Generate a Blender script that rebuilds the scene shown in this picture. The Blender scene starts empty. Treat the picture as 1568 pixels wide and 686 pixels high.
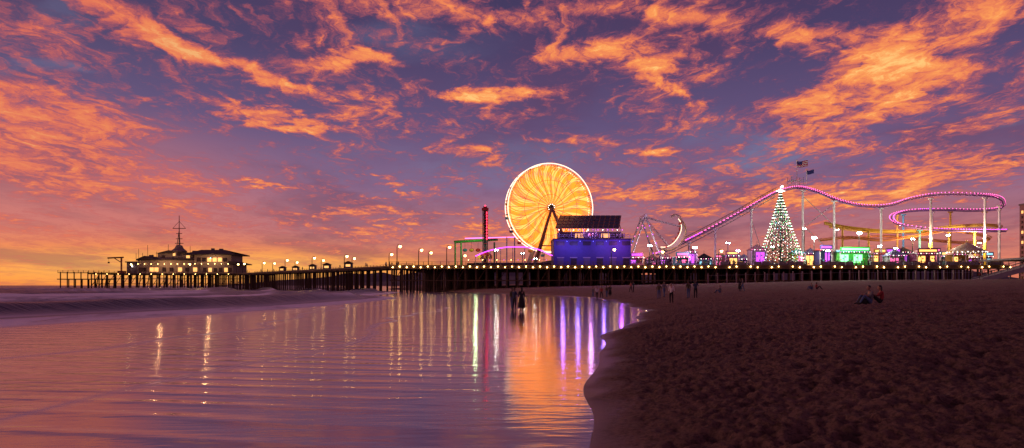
import bpy, bmesh, math, random
import numpy as np
from mathutils import Vector, Matrix
random.seed(7); rng=np.random.default_rng(5)
scene=bpy.context.scene
CAMH=1.9; F=1045.0
def loc(u,v,d):   # surveyed bearing/elevation + true distance -> metres
    return Vector(((u-784)/F*d, d, CAMH+(437-v)/F*d))
def lin(c):
    return tuple(((x/255)/12.92 if x/255<=0.04045 else ((x/255+0.055)/1.055)**2.4) for x in c)
# ------------------------------------------------------------ materials
M={}
def mat(name,col,rough=0.7,metal=0.0,var=0.25,scale=1.5):
    if name in M: return M[name]
    m=bpy.data.materials.new(name); m.use_nodes=True; nt=m.node_tree; b=nt.nodes['Principled BSDF']
    tc=nt.nodes.new('ShaderNodeTexCoord'); n=nt.nodes.new('ShaderNodeTexNoise'); n.inputs['Scale'].default_value=scale; n.inputs['Detail'].default_value=5
    nt.links.new(tc.outputs['Object'],n.inputs['Vector'])
    r=nt.nodes.new('ShaderNodeMix'); r.data_type='RGBA'
    r.inputs[6].default_value=(*[c*(1-var) for c in col],1); r.inputs[7].default_value=(*[min(1,c*(1+var)) for c in col],1)
    nt.links.new(n.outputs['Fac'],r.inputs[0]); nt.links.new(r.outputs[2],b.inputs['Base Color'])
    b.inputs['Roughness'].default_value=rough; b.inputs['Metallic'].default_value=metal
    M[name]=m; return m
def emat(name,col,st,samp=False):
    if name in M: return M[name]
    m=bpy.data.materials.new(name); m.use_nodes=True; b=m.node_tree.nodes['Principled BSDF']
    b.inputs['Base Color'].default_value=(*[c*0.5 for c in col],1)
    b.inputs['Emission Color'].default_value=(*col,1); b.inputs['Emission Strength'].default_value=st
    if not samp: m.cycles.emission_sampling='NONE'
    M[name]=m; return m
def smat(name,ca,cb,scale=0.6):
    if name in M: return M[name]
    m=bpy.data.materials.new(name); m.use_nodes=True; nt=m.node_tree; b=nt.nodes['Principled BSDF']
    tc=nt.nodes.new('ShaderNodeTexCoord'); w=nt.nodes.new('ShaderNodeTexWave'); w.inputs['Scale'].default_value=scale
    nt.links.new(tc.outputs['Object'],w.inputs['Vector']); r=nt.nodes.new('ShaderNodeValToRGB'); r.color_ramp.interpolation='CONSTANT'
    r.color_ramp.elements[0].color=(*ca,1); r.color_ramp.elements[1].position=.5; r.color_ramp.elements[1].color=(*cb,1)
    nt.links.new(w.outputs['Fac'],r.inputs[0]); nt.links.new(r.outputs[0],b.inputs['Base Color']); M[name]=m; return m
wood=mat('weathered_timber',(.13,.08,.055),.85); pile=mat('piling_timber',(.09,.055,.038),.9)
white=mat('white_paint',(.7,.68,.68),.5,var=.08); dark=mat('dark_steel',(.03,.03,.035),.5,.3); grey=mat('grey_paint',(.3,.3,.32),.6)
conc=mat('concrete',(.3,.28,.27),.85); yellow=mat('yellow_paint',(.75,.5,.05),.5,var=.08); blue=mat('blue_wall',(.05,.045,.17),.7); green=mat('green_paint',(.08,.45,.06),.5)
redp=mat('red_paint',(.5,.03,.03),.5); teal=mat('teal_paint',(.1,.35,.4),.5); solar=mat('solar_panel',(.03,.035,.09),.25,.2); glass=mat('dark_glass',(.02,.02,.03),.1)
E_warm=emat('warm_bulb',(1,.55,.16),28,True); E_white=emat('white_bulb',(1,.9,.78),9); E_flood=emat('floodlight_glass',(1,.93,.8),190,True)
E_or=emat('orange_led',(1,.22,.016),2.1,True); E_ye=emat('amber_led',(1,.36,.075),2.2,True); E_wh=emat('rim_led',(1,.72,.5),2.2)
E_pu=emat('purple_led',(.62,.05,.9),3.8); E_pk=emat('pink_led',(1,.12,.45),4); E_bl=emat('blue_led',(.12,.12,1),4); E_gr=emat('green_led',(.15,1,.35),3); E_rd=emat('red_led',(1,.02,.05),9,True)
E_win=emat('lit_window',(1,.47,.14),1.6); E_cy=emat('cyan_led',(.3,.8,1),3); E_tree=emat('tree_bulb',(1,.88,.7),2.8)
# ------------------------------------------------------------ mesh builder
def ico(sub):
    bm=bmesh.new(); bmesh.ops.create_icosphere(bm,subdivisions=sub,radius=1)
    v=[x.co.copy() for x in bm.verts]; f=[[a.index for a in x.verts] for x in bm.faces]; bm.free(); return v,f
ICO={1:ico(1),2:ico(2)}
OCT=([Vector(p) for p in ((1,0,0),(-1,0,0),(0,1,0),(0,-1,0),(0,0,1),(0,0,-1))],[(0,2,4),(2,1,4),(1,3,4),(3,0,4),(2,0,5),(1,2,5),(3,1,5),(0,3,5)])
class MB:
    def __init__(s): s.v=[];s.f=[];s.m=[];s.sl=[]
    def mi(s,m):
        if m not in s.sl: s.sl.append(m)
        return s.sl.index(m)
    def add(s,vs,fs,m):
        o=len(s.v); s.v+=[Vector(a) for a in vs]; i=s.mi(m)
        for f in fs: s.f.append([o+a for a in f]); s.m.append(i)
    def box(s,c,sz,m,rz=0,R=None):
        hx,hy,hz=[a/2 for a in sz]; R=R or Matrix.Rotation(rz,3,'Z')
        vs=[Vector(c)+R@Vector((x*hx,y*hy,z*hz)) for x in(-1,1) for y in(-1,1) for z in(-1,1)]
        s.add(vs,[(0,1,3,2),(4,6,7,5),(0,4,5,1),(2,3,7,6),(0,2,6,4),(1,5,7,3)],m)
    def span(s,a,b,m):  # box by min / max corners
        a=Vector(a);b=Vector(b); s.box((a+b)/2,[abs(x) for x in (b-a)],m)
    def tube(s,p,q,r,m,n=6,r2=None):
        p=Vector(p);q=Vector(q);r2=r if r2 is None else r2; d=(q-p)
        if d.length<1e-6:return
        d.normalize(); a=d.orthogonal().normalized(); b=d.cross(a)
        vs=[p+r*(a*math.cos(t)+b*math.sin(t)) for t in [2*math.pi*i/n for i in range(n)]]+[q+r2*(a*math.cos(t)+b*math.sin(t)) for t in [2*math.pi*i/n for i in range(n)]]
        s.add(vs,[(i,(i+1)%n,n+(i+1)%n,n+i) for i in range(n)]+[tuple(range(n))[::-1],tuple(range(n,2*n))],m)
    def path(s,pts,r,m,n=5):
        for a,b in zip(pts[:-1],pts[1:]): s.tube(a,b,r,m,n)
    def ball(s,c,r,m,sub=0,sc=(1,1,1)):
        v,f=OCT if sub==0 else ICO[sub]
        s.add([Vector(c)+Vector((a.x*r*sc[0],a.y*r*sc[1],a.z*r*sc[2])) for a in v],f,m)
    def poly(s,pts,m): s.add(pts,[tuple(range(len(pts)))],m)
    def prism(s,pts,ext,m):  # polygon extruded by vector
        n=len(pts); e=Vector(ext); vs=[Vector(p) for p in pts]+[Vector(p)+e for p in pts]
        s.add(vs,[tuple(range(n)),tuple(range(n,2*n))[::-1]]+[(i,(i+1)%n,n+(i+1)%n,n+i) for i in range(n)],m)
    def lathe(s,c,prof,m,n=16):
        c=Vector(c);vs=[];k=len(prof)
        for i in range(n):
            t=2*math.pi*i/n
            for r,z in prof: vs.append(c+Vector((r*math.cos(t),r*math.sin(t),z)))
        s.add(vs,[(i*k+j,((i+1)%n)*k+j,((i+1)%n)*k+j+1,i*k+j+1) for i in range(n) for j in range(k-1)],m)
    def build(s,name,smooth=False):
        me=bpy.data.meshes.new(name); xs=[v.x for v in s.v];ys=[v.y for v in s.v];zs=[v.z for v in s.v]
        o=Vector(((min(xs)+max(xs))/2,(min(ys)+max(ys))/2,min(zs)))
        me.from_pydata([v-o for v in s.v],[],s.f)
        for m in s.sl: me.materials.append(m)
        me.polygons.foreach_set('material_index',s.m)
        if smooth: me.polygons.foreach_set('use_smooth',[True]*len(s.f))
        ob=bpy.data.objects.new(name,me); ob.location=o; scene.collection.objects.link(ob)
        bm=bmesh.new();bm.from_mesh(me);bmesh.ops.recalc_face_normals(bm,faces=bm.faces);bm.to_mesh(me);bm.free(); return ob
def spline(pts,n=10):
    P=[Vector(p) for p in pts];P=[2*P[0]-P[1]]+P+[2*P[-1]-P[-2]];o=[]
    for i in range(1,len(P)-2):
        for k in range(n):
            t=k/n;a,b,c,d=P[i-1:i+3]
            o.append(.5*((2*b)+(c-a)*t+(2*a-5*b+4*c-d)*t*t+(3*b-a-3*c+d)*t**3))
    o.append(P[-2]);return o
# ------------------------------------------------------------ terrain
SY=[-200,-50,0,8,9.8,13,16.1,23.9,43.2,51,71,90,110,132,180,248,330,1000,4000,12000]
SX=[-6,-1,.6,.89,1.32,1.5,1.79,3.2,8.2,9.9,11.6,12.8,12.2,7,-14,-36,-62,-150,-900,-3200]
FY=[-200,0,31,60,94,180,248,400,4000,12000]; FX=[-40,-27,-23.6,-20,-17,-30,-52,-110,-1100,-3600]
ys_f=np.linspace(-200,400,1201)
def smooth_i(Y,X):
    base=np.interp(ys_f,Y,X); k=np.exp(-np.linspace(-2,2,9)**2);k/=k.sum()
    pad=np.pad(base,4,mode='edge'); return np.convolve(pad,k,'valid')
SXs=smooth_i(SY,SX)
def xb(y): y=np.asarray(y,float); w=np.sin(y*.9)*.12+np.sin(y*.37+1)*.25; return np.where(y<395,np.interp(y,ys_f,SXs),np.interp(y,SY,SX))+w*np.clip(y/20,.3,1)
def xf(y): return np.interp(y,FY,FX)
G=rng.random((256,256))
def vn(x,y):
    xi=np.floor(x).astype(int);yi=np.floor(y).astype(int);fx=x-xi;fy=y-yi;fx=fx*fx*(3-2*fx);fy=fy*fy*(3-2*fy)
    a=G[xi%256,yi%256];b=G[(xi+1)%256,yi%256];c=G[xi%256,(yi+1)%256];d=G[(xi+1)%256,(yi+1)%256]
    return (a*(1-fx)+b*fx)*(1-fy)+(c*(1-fx)+d*fx)*fy-.5
def gh(x,y):
    d=x-xb(y)
    up=1.2*(1-np.exp(-np.maximum(d,0)/7.5))+.022*np.maximum(d-15,0)
    up=np.where(up>3.3,3.3,up)
    return np.where(d>0,up,np.maximum(.03*d,-6))
def ground_z(x,y): return float(gh(np.array(x),np.array(y)))
def grid(name,xx,yy,zz,mt,attrs={}):
    r,c=xx.shape; co=np.stack([xx,yy,zz],-1).reshape(-1,3); idx=np.arange(r*c).reshape(r,c)
    f=np.stack([idx[:-1,:-1],idx[:-1,1:],idx[1:,1:],idx[1:,:-1]],-1).reshape(-1,4)
    me=bpy.data.meshes.new(name); me.vertices.add(len(co)); me.vertices.foreach_set('co',co.ravel())
    me.loops.add(f.size); me.loops.foreach_set('vertex_index',f.ravel().astype(np.int32)); me.polygons.add(len(f))
    me.polygons.foreach_set('loop_start',np.arange(0,f.size,4,dtype=np.int32)); me.update(calc_edges=True)
    me.polygons.foreach_set('use_smooth',[True]*len(f)); me.materials.append(mt)
    for k,v in attrs.items():
        a=me.attributes.new(k,'FLOAT','POINT'); a.data.foreach_set('value',v.ravel().astype(np.float32))
    ob=bpy.data.objects.new(name,me); scene.collection.objects.link(ob); return ob
# shader helpers
def nn(nt,t,**k):
    n=nt.nodes.new(t)
    for a,b in k.items(): setattr(n,a,b)
    return n
def math_n(nt,op,a,b=None,c=None,clamp=False):
    n=nt.nodes.new('ShaderNodeMath'); n.operation=op; n.use_clamp=clamp
    for i,x in enumerate((a,b,c)):
        if x is None: continue
        if isinstance(x,(int,float)): n.inputs[i].default_value=x
        else: nt.links.new(x,n.inputs[i])
    return n.outputs[0]
def mixc(nt,f,a,b):
    n=nt.nodes.new('ShaderNodeMix'); n.data_type='RGBA'
    for i,x in ((0,f),(6,a),(7,b)):
        if isinstance(x,(int,float)): n.inputs[i].default_value=x
        elif isinstance(x,tuple): n.inputs[i].default_value=(*x,1)
        else: nt.links.new(x,n.inputs[i])
    return n.outputs[2]
def noise(nt,vec,scale,detail=4,rough=.5,dist=0):
    n=nt.nodes.new('ShaderNodeTexNoise'); n.inputs['Scale'].default_value=scale;n.inputs['Detail'].default_value=detail;n.inputs['Roughness'].default_value=rough;n.inputs['Distortion'].default_value=dist
    nt.links.new(vec,n.inputs['Vector']); return n.outputs['Fac']
def mapping(nt,vec,sc=(1,1,1),rot=0,l=(0,0,0)):
    n=nt.nodes.new('ShaderNodeMapping'); n.inputs['Scale'].default_value=sc; n.inputs['Rotation'].default_value=(0,0,rot); n.inputs['Location'].default_value=l
    nt.links.new(vec,n.inputs['Vector']); return n.outputs[0]
def mrange(nt,v,a,b,c=0,d=1,sm=True):
    n=nt.nodes.new('ShaderNodeMapRange'); 
    if sm:n.interpolation_type='SMOOTHSTEP'
    nt.links.new(v,n.inputs[0])
    for i,x in enumerate((a,b,c,d)): n.inputs[i+1].default_value=x
    return n.outputs[0]
sand=bpy.data.materials.new('beach_sand'); sand.use_nodes=True; nt=sand.node_tree; b=nt.nodes['Principled BSDF']
tc=nn(nt,'ShaderNodeTexCoord').outputs['Object']
at=nn(nt,'ShaderNodeAttribute',attribute_name='wet').outputs['Fac']; pit=nn(nt,'ShaderNodeAttribute',attribute_name='pit').outputs['Fac']
n1=noise(nt,tc,.35,5,.6); n2=noise(nt,tc,14,8,.75)
c=mixc(nt,n1,(.20,.125,.105),(.38,.24,.195)); c=mixc(nt,math_n(nt,'MULTIPLY',mrange(nt,n2,.44,.60),.75),c,(.075,.045,.04)); c=mixc(nt,math_n(nt,'MULTIPLY',pit,.75,clamp=True),c,(.05,.031,.028)); c=mixc(nt,at,c,(.06,.036,.03))  # pit shade and a speckle of shade and debris painted into sand colour
nt.links.new(c,b.inputs['Base Color']); nt.links.new(mrange(nt,at,0,1,.95,.4),b.inputs['Roughness']); b.inputs['Specular IOR Level'].default_value=.2
vor=nn(nt,'ShaderNodeTexVoronoi',feature='SMOOTH_F1'); vor.inputs['Scale'].default_value=6; nt.links.new(mapping(nt,tc,(1,.8,1)),vor.inputs['Vector'])
hsum=math_n(nt,'ADD',math_n(nt,'MULTIPLY',vor.outputs['Distance'],.35),math_n(nt,'MULTIPLY',noise(nt,tc,14,9,.8),1.2))
bp=nn(nt,'ShaderNodeBump'); bp.inputs['Distance'].default_value=.16; nt.links.new(mrange(nt,at,0,1,1,.1),bp.inputs['Strength']); nt.links.new(hsum,bp.inputs['Height']); nt.links.new(bp.outputs[0],b.inputs['Normal'])
ycoords=np.concatenate([[-6000,-2000,-700,-300,-150,-80,-40],np.linspace(-20,1.5,20),1.5+(np.exp(np.linspace(0,1,680)*math.log(1+250/1.6))-1)*1.6,[300,350,420,500,650,800,1000,1500,2200,3000,4000,6000,9000,12000]])
dcoords=np.concatenate([[-20000,-8000,-3000,-1000,-300,-100,-40,-15,-6],np.linspace(-3,-.2,12),np.linspace(-.1,8,250),np.linspace(8.06,24,290),24+(np.exp(np.linspace(0.02,1,170)*math.log(1+250/8))-1)*8,[400,700,1200,2500,5000,12000,20000]])
yy,dd=np.meshgrid(ycoords,dcoords,indexing='ij'); xx=xb(yy)+dd; zz=gh(xx,yy)
near=np.clip(1.25-yy/110,0.25,1)*np.clip((dd-.25)/1.2,0,1)*(np.abs(yy)<300)
rot=lambda a:(xx*math.cos(a)-yy*math.sin(a),xx*math.sin(a)+yy*math.cos(a))
x1_,y1_=rot(.5);x2_,y2_=rot(1.1);x3_,y3_=rot(2.0)
lump=vn(x1_*1.1,y1_*1.1)*.08+(.25-np.abs(vn(x2_*2.6+9,y2_*2.6)))*.09+(.25-np.abs(vn(x3_*6.3,y3_*6.3+3)))*.09+vn(x1_*13,y1_*13)*.06+vn(x2_*22,y2_*22)*.04+vn(x2_*.25,y2_*.25)*.20
def dimples(sc,depth,keep):
    gx=xx*sc; gy=yy*sc*.8; ix=np.floor(gx).astype(int); iy=np.floor(gy).astype(int); out=np.zeros_like(xx)
    for ox in(-1,0,1):
        for oy in(-1,0,1):
            cx_=ix+ox;cy_=iy+oy; jx=G[cx_%256,cy_%256];jy=G[(cx_+71)%256,(cy_+13)%256];on=G[(cx_+31)%256,(cy_+91)%256]<keep; an=G[(cx_+5)%256,(cy_+55)%256]*3.14
            dx_=(gx-cx_-jx)/sc;dy_=(gy-cy_-jy)/sc/.8; u_=dx_*np.cos(an)+dy_*np.sin(an);v_=-dx_*np.sin(an)+dy_*np.cos(an)
            r2=(u_/.16)**2+(v_/.075)**2; out=np.maximum(out,np.where(on,np.exp(-r2**1.5),0)); 
    return out*depth
dm=dimples(1.25,1,.8); dm2=dimples(2.1,1,.5); dmm=np.maximum(dm,dm2)
zz=zz+lump*near-dmm*.075*near
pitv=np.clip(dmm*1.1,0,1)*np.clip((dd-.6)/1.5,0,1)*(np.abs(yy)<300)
wet=np.clip(1-dd/1.0+vn(xx*1.5,yy*1.5)*.5,0,1)
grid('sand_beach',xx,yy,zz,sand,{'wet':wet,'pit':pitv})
# water
wm=bpy.data.materials.new('sea_water'); wm.use_nodes=True; nt=wm.node_tree; b=nt.nodes['Principled BSDF']
tc=nn(nt,'ShaderNodeTexCoord').outputs['Object']
foam=nn(nt,'ShaderNodeAttribute',attribute_name='foam').outputs['Fac']; sea=nn(nt,'ShaderNodeAttribute',attribute_name='sea').outputs['Fac']
fn=noise(nt,mapping(nt,tc,(.5,.10,1),.3),1,6,.65)
ff=math_n(nt,'MULTIPLY',foam,mrange(nt,fn,.2,.48),clamp=True)
c=mixc(nt,sea,(.26,.19,.24),(.012,.018,.065)); c=mixc(nt,ff,c,(.96,.95,1.0))
nt.links.new(c,b.inputs['Base Color']); nt.links.new(mrange(nt,sea,0,1,3.0,1.33),b.inputs['IOR'])
rr=mixc(nt,sea,(.10,.10,.10),(.28,.28,.28)); rr=mixc(nt,ff,rr,(.6,.6,.6)); nt.links.new(rr,b.inputs['Roughness'])
r1=noise(nt,mapping(nt,tc,(.7,3.0,1),-.35),1.2,3,.5,.6); r2=noise(nt,mapping(nt,tc,(.25,.9,1),-.5),1,4,.55,.3); r3=noise(nt,tc,7,2)
wv_=nn(nt,'ShaderNodeTexWave',wave_type='BANDS',bands_direction='Y'); wv_.inputs['Scale'].default_value=.33; wv_.inputs['Distortion'].default_value=6; wv_.inputs['Detail'].default_value=3; wv_.inputs['Detail Scale'].default_value=.5
nt.links.new(mapping(nt,tc,(.35,1,1),.42),wv_.inputs['Vector']); wl=math_n(nt,'POWER',wv_.outputs['Fac'],3)
sep_=nn(nt,'ShaderNodeSeparateXYZ'); nt.links.new(tc,sep_.inputs[0]); leftm=mrange(nt,sep_.outputs[0],1.0,-5.0)
hf=math_n(nt,'ADD',math_n(nt,'MULTIPLY',r1,.35),math_n(nt,'ADD',math_n(nt,'MULTIPLY',r2,.9),math_n(nt,'MULTIPLY',r3,.03)))
hh=math_n(nt,'MULTIPLY',hf,math_n(nt,'ADD',.019,math_n(nt,'MULTIPLY',sea,.30)))
hh=math_n(nt,'ADD',hh,math_n(nt,'MULTIPLY',math_n(nt,'MULTIPLY',wl,leftm),.010))
bp=nn(nt,'ShaderNodeBump'); bp.inputs['Distance'].default_value=1; bp.inputs['Strength'].default_value=1; nt.links.new(hh,bp.inputs['Height']); nt.links.new(bp.outputs[0],b.inputs['Normal'])
yc=np.concatenate([[-9000,-3000,-900,-300,-120,-60],np.linspace(-30,2,16),2+(np.exp(np.linspace(.005,1,420)*math.log(1+330/4))-1)*4,[400,480,600,800,1100,1600,2400,4000,7000,12000,25000]])
ec=np.concatenate([-np.geomspace(25000,320,40),np.linspace(-310,-80,140),np.linspace(-79,-16,240),np.linspace(-15.6,1.4,100)])
yy,ee=np.meshgrid(yc,ec,indexing='ij'); xx=xb(yy)+ee
q=xf(yy)-xx+vn(xx*.03,yy*.03)*9+vn(xx*.1,yy*.05)*2.5
amp=np.clip(q/8,0,1)*np.clip(1.5-np.hypot(xx,yy)/450,0.0,1)
ph=(q/15.0)%1.0; ridge=np.exp(-((ph-.5)/.12)**2)*np.clip(.9+vn(xx*.05+3,yy*.02)*1.2,.35,1.4)
zz=amp*ridge*1.0+amp*vn(xx*.35,yy*.3)*.12+amp*vn(xx*.12,yy*.1)*.15
zz=zz+np.clip(q/2,0,1)*np.exp(-np.abs(q-2)/2.0)*.22
crest=np.exp(-((ph-.46)/.055)**2)*amp*np.clip(.6+vn(xx*.04+8,yy*.02+4)*3.2,0,1.3)
wash=np.exp(-((ph-.30)/.07)**2)*amp*np.clip(vn(xx*.06,yy*.03+40)*2.4+.1,0,.5)
foamv=np.clip(crest+wash+np.exp(-((q-1.1)/1.2)**2)*1.3+np.exp(-np.abs(q-5.0)/.6)*.5,0,1)
sw=np.exp(-np.abs(xx+6+np.sin(yy*.2)*.8+vn(xx*.3,yy*.3)*1.2)/.13)*.5*(yy<60)+np.exp(-np.abs(xx+13+np.sin(yy*.13+1)*1.5+vn(xx*.2,yy*.2+9)*2)/.2)*.45*(yy<70)*(yy>5); foamv=np.clip(foamv+sw,0,1)
seav=np.clip((q+1)/4,0,1)+.14*np.clip((-6-xx)/3,0,1)*(q<4); seav=np.clip(seav,0,1)
grid('sea_water',xx,yy,zz,wm,{'foam':foamv,'sea':seav})
# ------------------------------------------------------------ hills
hm=mat('distant_hill',(.06,.05,.09),1); mb=MB()
def hill(x0,x1,y,h,seed):
    n=80; pts=[]
    for i in range(n+1):
        t=i/n; e=math.sin(min(1,t*1.5)*math.pi/2)*(1 if t<.9 else (1-t)*10*.3+.7)
        z=h*e*(.6+.45*float(vn(np.array(t*7+seed),np.array(seed*1.)))+.25*float(vn(np.array(t*23+seed),np.array(2.)))+.25*t)
        pts.append((x0+(x1-x0)*t,y,max(z,2)))
    rows=[[(x,y-1500,-5) for x,y,z in pts],[(x,y-500,z*.55) for x,y,z in pts],pts,[(x,y+2500,-5) for x,y,z in pts]]
    V=[p for r in rows for p in r]; k=n+1
    mb.add(V,[(r*k+i,r*k+i+1,(r+1)*k+i+1,(r+1)*k+i) for r in range(3) for i in range(n)],hm)
hill(-3700,1500,9000,340,3.3); hill(-2300,5200,7500,250,11.7)
mb.build('distant_hills',True)
# ------------------------------------------------------------ pier
DZ=7.6
mb=MB(); FYp=195.0; BX0,BX1=-35.0,142.0; BYb=285.0
mb.span((BX0,FYp-.01,DZ-.35),(BX1,BYb,DZ),wood)
mb.span((BX0,FYp-.25,DZ-1.0),(BX1,FYp-.02,DZ+.12),wood)
for i in range(60):
    x=BX0+.6+i*3.0
    if x>BX1: break
    for j in range(12):
        y=FYp+.8+j*7.5; z0=min(ground_z(x,y),0.3)-1 if x<60 else ground_z(x,y)-1
        mb.tube((x+random.uniform(-.15,.15),y,z0),(x,y,DZ-.36),random.uniform(.2,.27) if j else .28,pile,7)
    mb.box((x,FYp+43,DZ-.6),(.35,84,.48),pile)
for j in range(0,58):
    x=BX0+.6+j*3
    if x+3<BX1 and x<70 and j%2==0: mb.tube((x,FYp+.8,2.0),(x+3,FYp+.8,DZ-.6),.12,pile,5)
mb.box(((BX0+BX1)/2,FYp+.45,3.3),(BX1-BX0,.22,.3),pile)
A=Vector((-35,208,0)); Bp=Vector((-130,330,0)); D=(Bp-A).normalized(); Nn=Vector((D.y,-D.x,0)); L=(Bp-A).length; rz=math.atan2(D.y,D.x)
ctr=(A+Bp)/2; mb.box((ctr.x,ctr.y,DZ-.2),(L+4,11,.45),wood,rz)
mb.box((ctr.x,ctr.y,DZ-.65),(L+4,9.9,.4),pile,rz)
for i in range(int(L/4.4)):
    p=A+D*(2+i*4.4)
    for s in (-4.8,-2.4,0,2.4,4.8): mb.tube((p.x-Nn.x*s,p.y-Nn.y*s,-4),(p.x-Nn.x*s+random.uniform(-.2,.2),p.y-Nn.y*s,DZ-.5),.22,pile,6)
mb.span((-200,322,DZ-.45),(-124,356,DZ+.02),wood)
for x in np.arange(-199,-124,3.6):
    for y in (323,329,336,343,350,355): mb.tube((x,y,-5),(x,y,DZ-.5),.28,pile,6)
    mb.tube((x,323,1.5),(x+3.6,323,DZ-.6),.13,pile,5)
mb.box((-162,323,2.6),(74,.3,.35),pile); mb.box((-162,323,5),(74,.3,.3),pile)
mb.span((-212,318,4.6),(-190,326,5),wood)
for x in np.arange(-211,-189,3.2):
    for y in (319,325): mb.tube((x,y,-5),(x+.0,y,8.2 if y<320 else 4.7),.25,pile,6)
mb.span((-212,318.5,7.7),(-186,325,7.95),wood)
for x in np.arange(-196,-150,4): mb.tube((x,320.5,-5),(x+.6,322.5,6.8),.22,pile,6)
mb.build('wooden_pier')
def railing(p,q,name='pier_railing',m=dark,h=1.1,step=2.4):
    mb=MB(); p=Vector(p);q=Vector(q);n=max(1,int((q-p).length/step))
    for i in range(n+1):
        a=p.lerp(q,i/n); mb.box(a+Vector((0,0,h/2)),(.12,.12,h),m)
    for z in (.35,.7,h): mb.tube(p+Vector((0,0,z)),q+Vector((0,0,z)),.045,m,4)
    return mb.build(name)
railing((BX0,FYp+.1,DZ),(BX1,FYp+.1,DZ),m=wood); o=Nn*5.4
railing((A.x+o.x,A.y+o.y,DZ+.03),(Bp.x+o.x,Bp.y+o.y,DZ+.03),m=wood); railing((-200,322.2,DZ+.02),(-124,322.2,DZ+.02),m=wood); railing((-212,318.6,7.95),(-188,318.6,7.95),m=wood)
mb=MB(); prev=None
for i in range(89):
    x=BX0+1+i*2; z=DZ-.45+(.12 if i%2 else -.08); p=Vector((x,FYp-.5,z)); 
    if i%3!=2 or i<46: mb.ball(p,.16+.06*random.random(),E_warm,0)
    if prev: mb.tube(prev,p,.02,dark,3)
    prev=p
for i in range(0,22): mb.ball(A+D*(2+i*6.8)+Nn*5.8+Vector((0,0,DZ-.35)),.15,E_warm,0)
for i in range(14): mb.ball((-196+i*5.2,321.6,DZ-.35),.14,E_warm,0)
mb.build('string_lights')
def lamp(x,y,z,h=5.5,em=E_warm,two=False,name='street_lamp',r=.4):
    mb=MB(); mb.tube((x,y,z),(x,y,z+.6),.22,dark,8,.15); mb.tube((x,y,z+.6),(x,y,z+h),.14,dark,8,.1)
    mb.path([(x,y,z+h-.1),(x+.1,y,z+h+.5),(x+.55,y,z+h+.7),(x+.9,y,z+h+.45)],.06,dark); c=(x+.9,y,z+h+.1)
    mb.ball(c,r,em,1); mb.lathe(c,[(r*1.1,r*.5),(r*.8,r*.9),(0.02,r*1.3)],dark,8)
    mb.build(name)
for u,d,h in ((608,200,5.6),(641,201,4.6),(656,222,4.8),(684,204,5.6),(708,225,4),(936,197,4.5),(1010,200,4),(1100,199,4.2)):
    lamp((u-784)/F*d,d,DZ,h,E_warm)
for i in range(1,11):
    p=A+D*(i*14.0)+Nn*4.6*(1 if i%2 else -1); lamp(p.x,p.y,DZ,3.8+.5*random.random(),E_warm,r=.4)
# ------------------------------------------------------------ ferris wheel
mb=MB(); C=loc(841,319,222); R=14.3; yaw=math.radians(14)
ax=Vector((math.sin(yaw),-math.cos(yaw),0)); rt=Vector((math.cos(yaw),math.sin(yaw),0)); up=Vector((0,0,1))
def wp(r,t,o): return C+rt*(r*math.cos(t))+up*(r*math.sin(t))+ax*o
spk=mat('spoke_paint',(.6,.4,.25),.5)
for o in (-1.7,1.9):
    for rr_,tr_,mm in ((R,.16,E_wh),(R-.7,.09,spk),(R*.62,.06,spk),(R*.3,.06,spk)):
        pts=[wp(rr_,2*math.pi*i/72,o) for i in range(73)]; mb.path(pts,tr_,mm,5)
    for i in range(20):
        t=2*math.pi*i/20; mb.tube(wp(.9,t,o),wp(R,t,o),.08,spk,5)
        mb.tube(wp(R*.62,t,o),wp(R-.7,t+math.pi/20,o),.045,spk,4); mb.tube(wp(R-.7,t+math.pi/20,o),wp(R*.62,t+math.pi/10,o),.045,spk,4)
NR=110
for off in (1.75,-1.45):
  for k in range(NR):
    t0=2*math.pi*k/NR+(0 if off>0 else .033); m=E_ye if k%5<2 else E_or; w=.80
    prev=None
    for i in range(13):
        s=i/12; r=1.3+(R-1.7)*s; t=t0+.36*math.sin(s*2.6)*.9; hw=math.pi/NR*w*(.85+.15*math.sin(s*9+k))
        a=wp(r,t-hw,off);b_=wp(r,t+hw,off)
        if prev: mb.add([prev[0],prev[1],b_,a],[(0,1,2,3)],m)
        prev=(a,b_)
for i in range(40):
    t=2*math.pi*i/40; mb.tube(wp(R,t,-1.7),wp(R,t,1.9),.06,white,4)
mb.tube(C-ax*2.6,C+ax*3.4,.55,dark,14); mb.tube(C+ax*2.0,C+ax*2.3,1.35,yellow,20); mb.tube(C+ax*2.3,C+ax*2.45,.8,dark,16)
for t in [2*math.pi*i/10 for i in range(10)]: mb.ball(C+ax*2.5+rt*math.cos(t)*1.05+up*math.sin(t)*1.05,.1,E_white,0)
brz=mat('bronze_paint',(.3,.17,.06),.5)
for s in (1,-1):
    h=C+ax*3.0*s
    for dx in (-6.5,7.5):
        f=Vector((h.x,h.y,DZ))+rt*dx+ax*s*1.2; mb.tube(h,f,.45,brz if s>0 else grey,8,.6)
        mb.tube(h+up*-.8,f+rt*(.9 if dx<0 else -.9),.12,dark,5)
    mb.tube(Vector((h.x,h.y,DZ+7))+rt*-4.3,Vector((h.x,h.y,DZ+7))+rt*5,.2,grey,6)
for i in range(20):
    t=2*math.pi*(i+.5)/20; p=wp(R-.1,t,0)
    cm=[redp,yellow,teal,blue][i%4]
    mb.tube(p-ax*1.4,p+ax*1.4,.07,dark,5)
    q=p-up*1.1; mb.lathe(q,[(.05,-.7),(.55,-.65),(.7,-.35),(.7,.1),(.62,.1),(.62,-.3)],cm,10); mb.lathe(q,[(.8,.75),(.5,1.0),(.05,1.1)],cm,10)
    for a in range(4): mb.tube(q+Vector((.65*math.cos(a*1.571),.65*math.sin(a*1.571),.1)),q+Vector((.7*math.cos(a*1.571),.7*math.sin(a*1.571),.76)),.04,dark,4)
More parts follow.
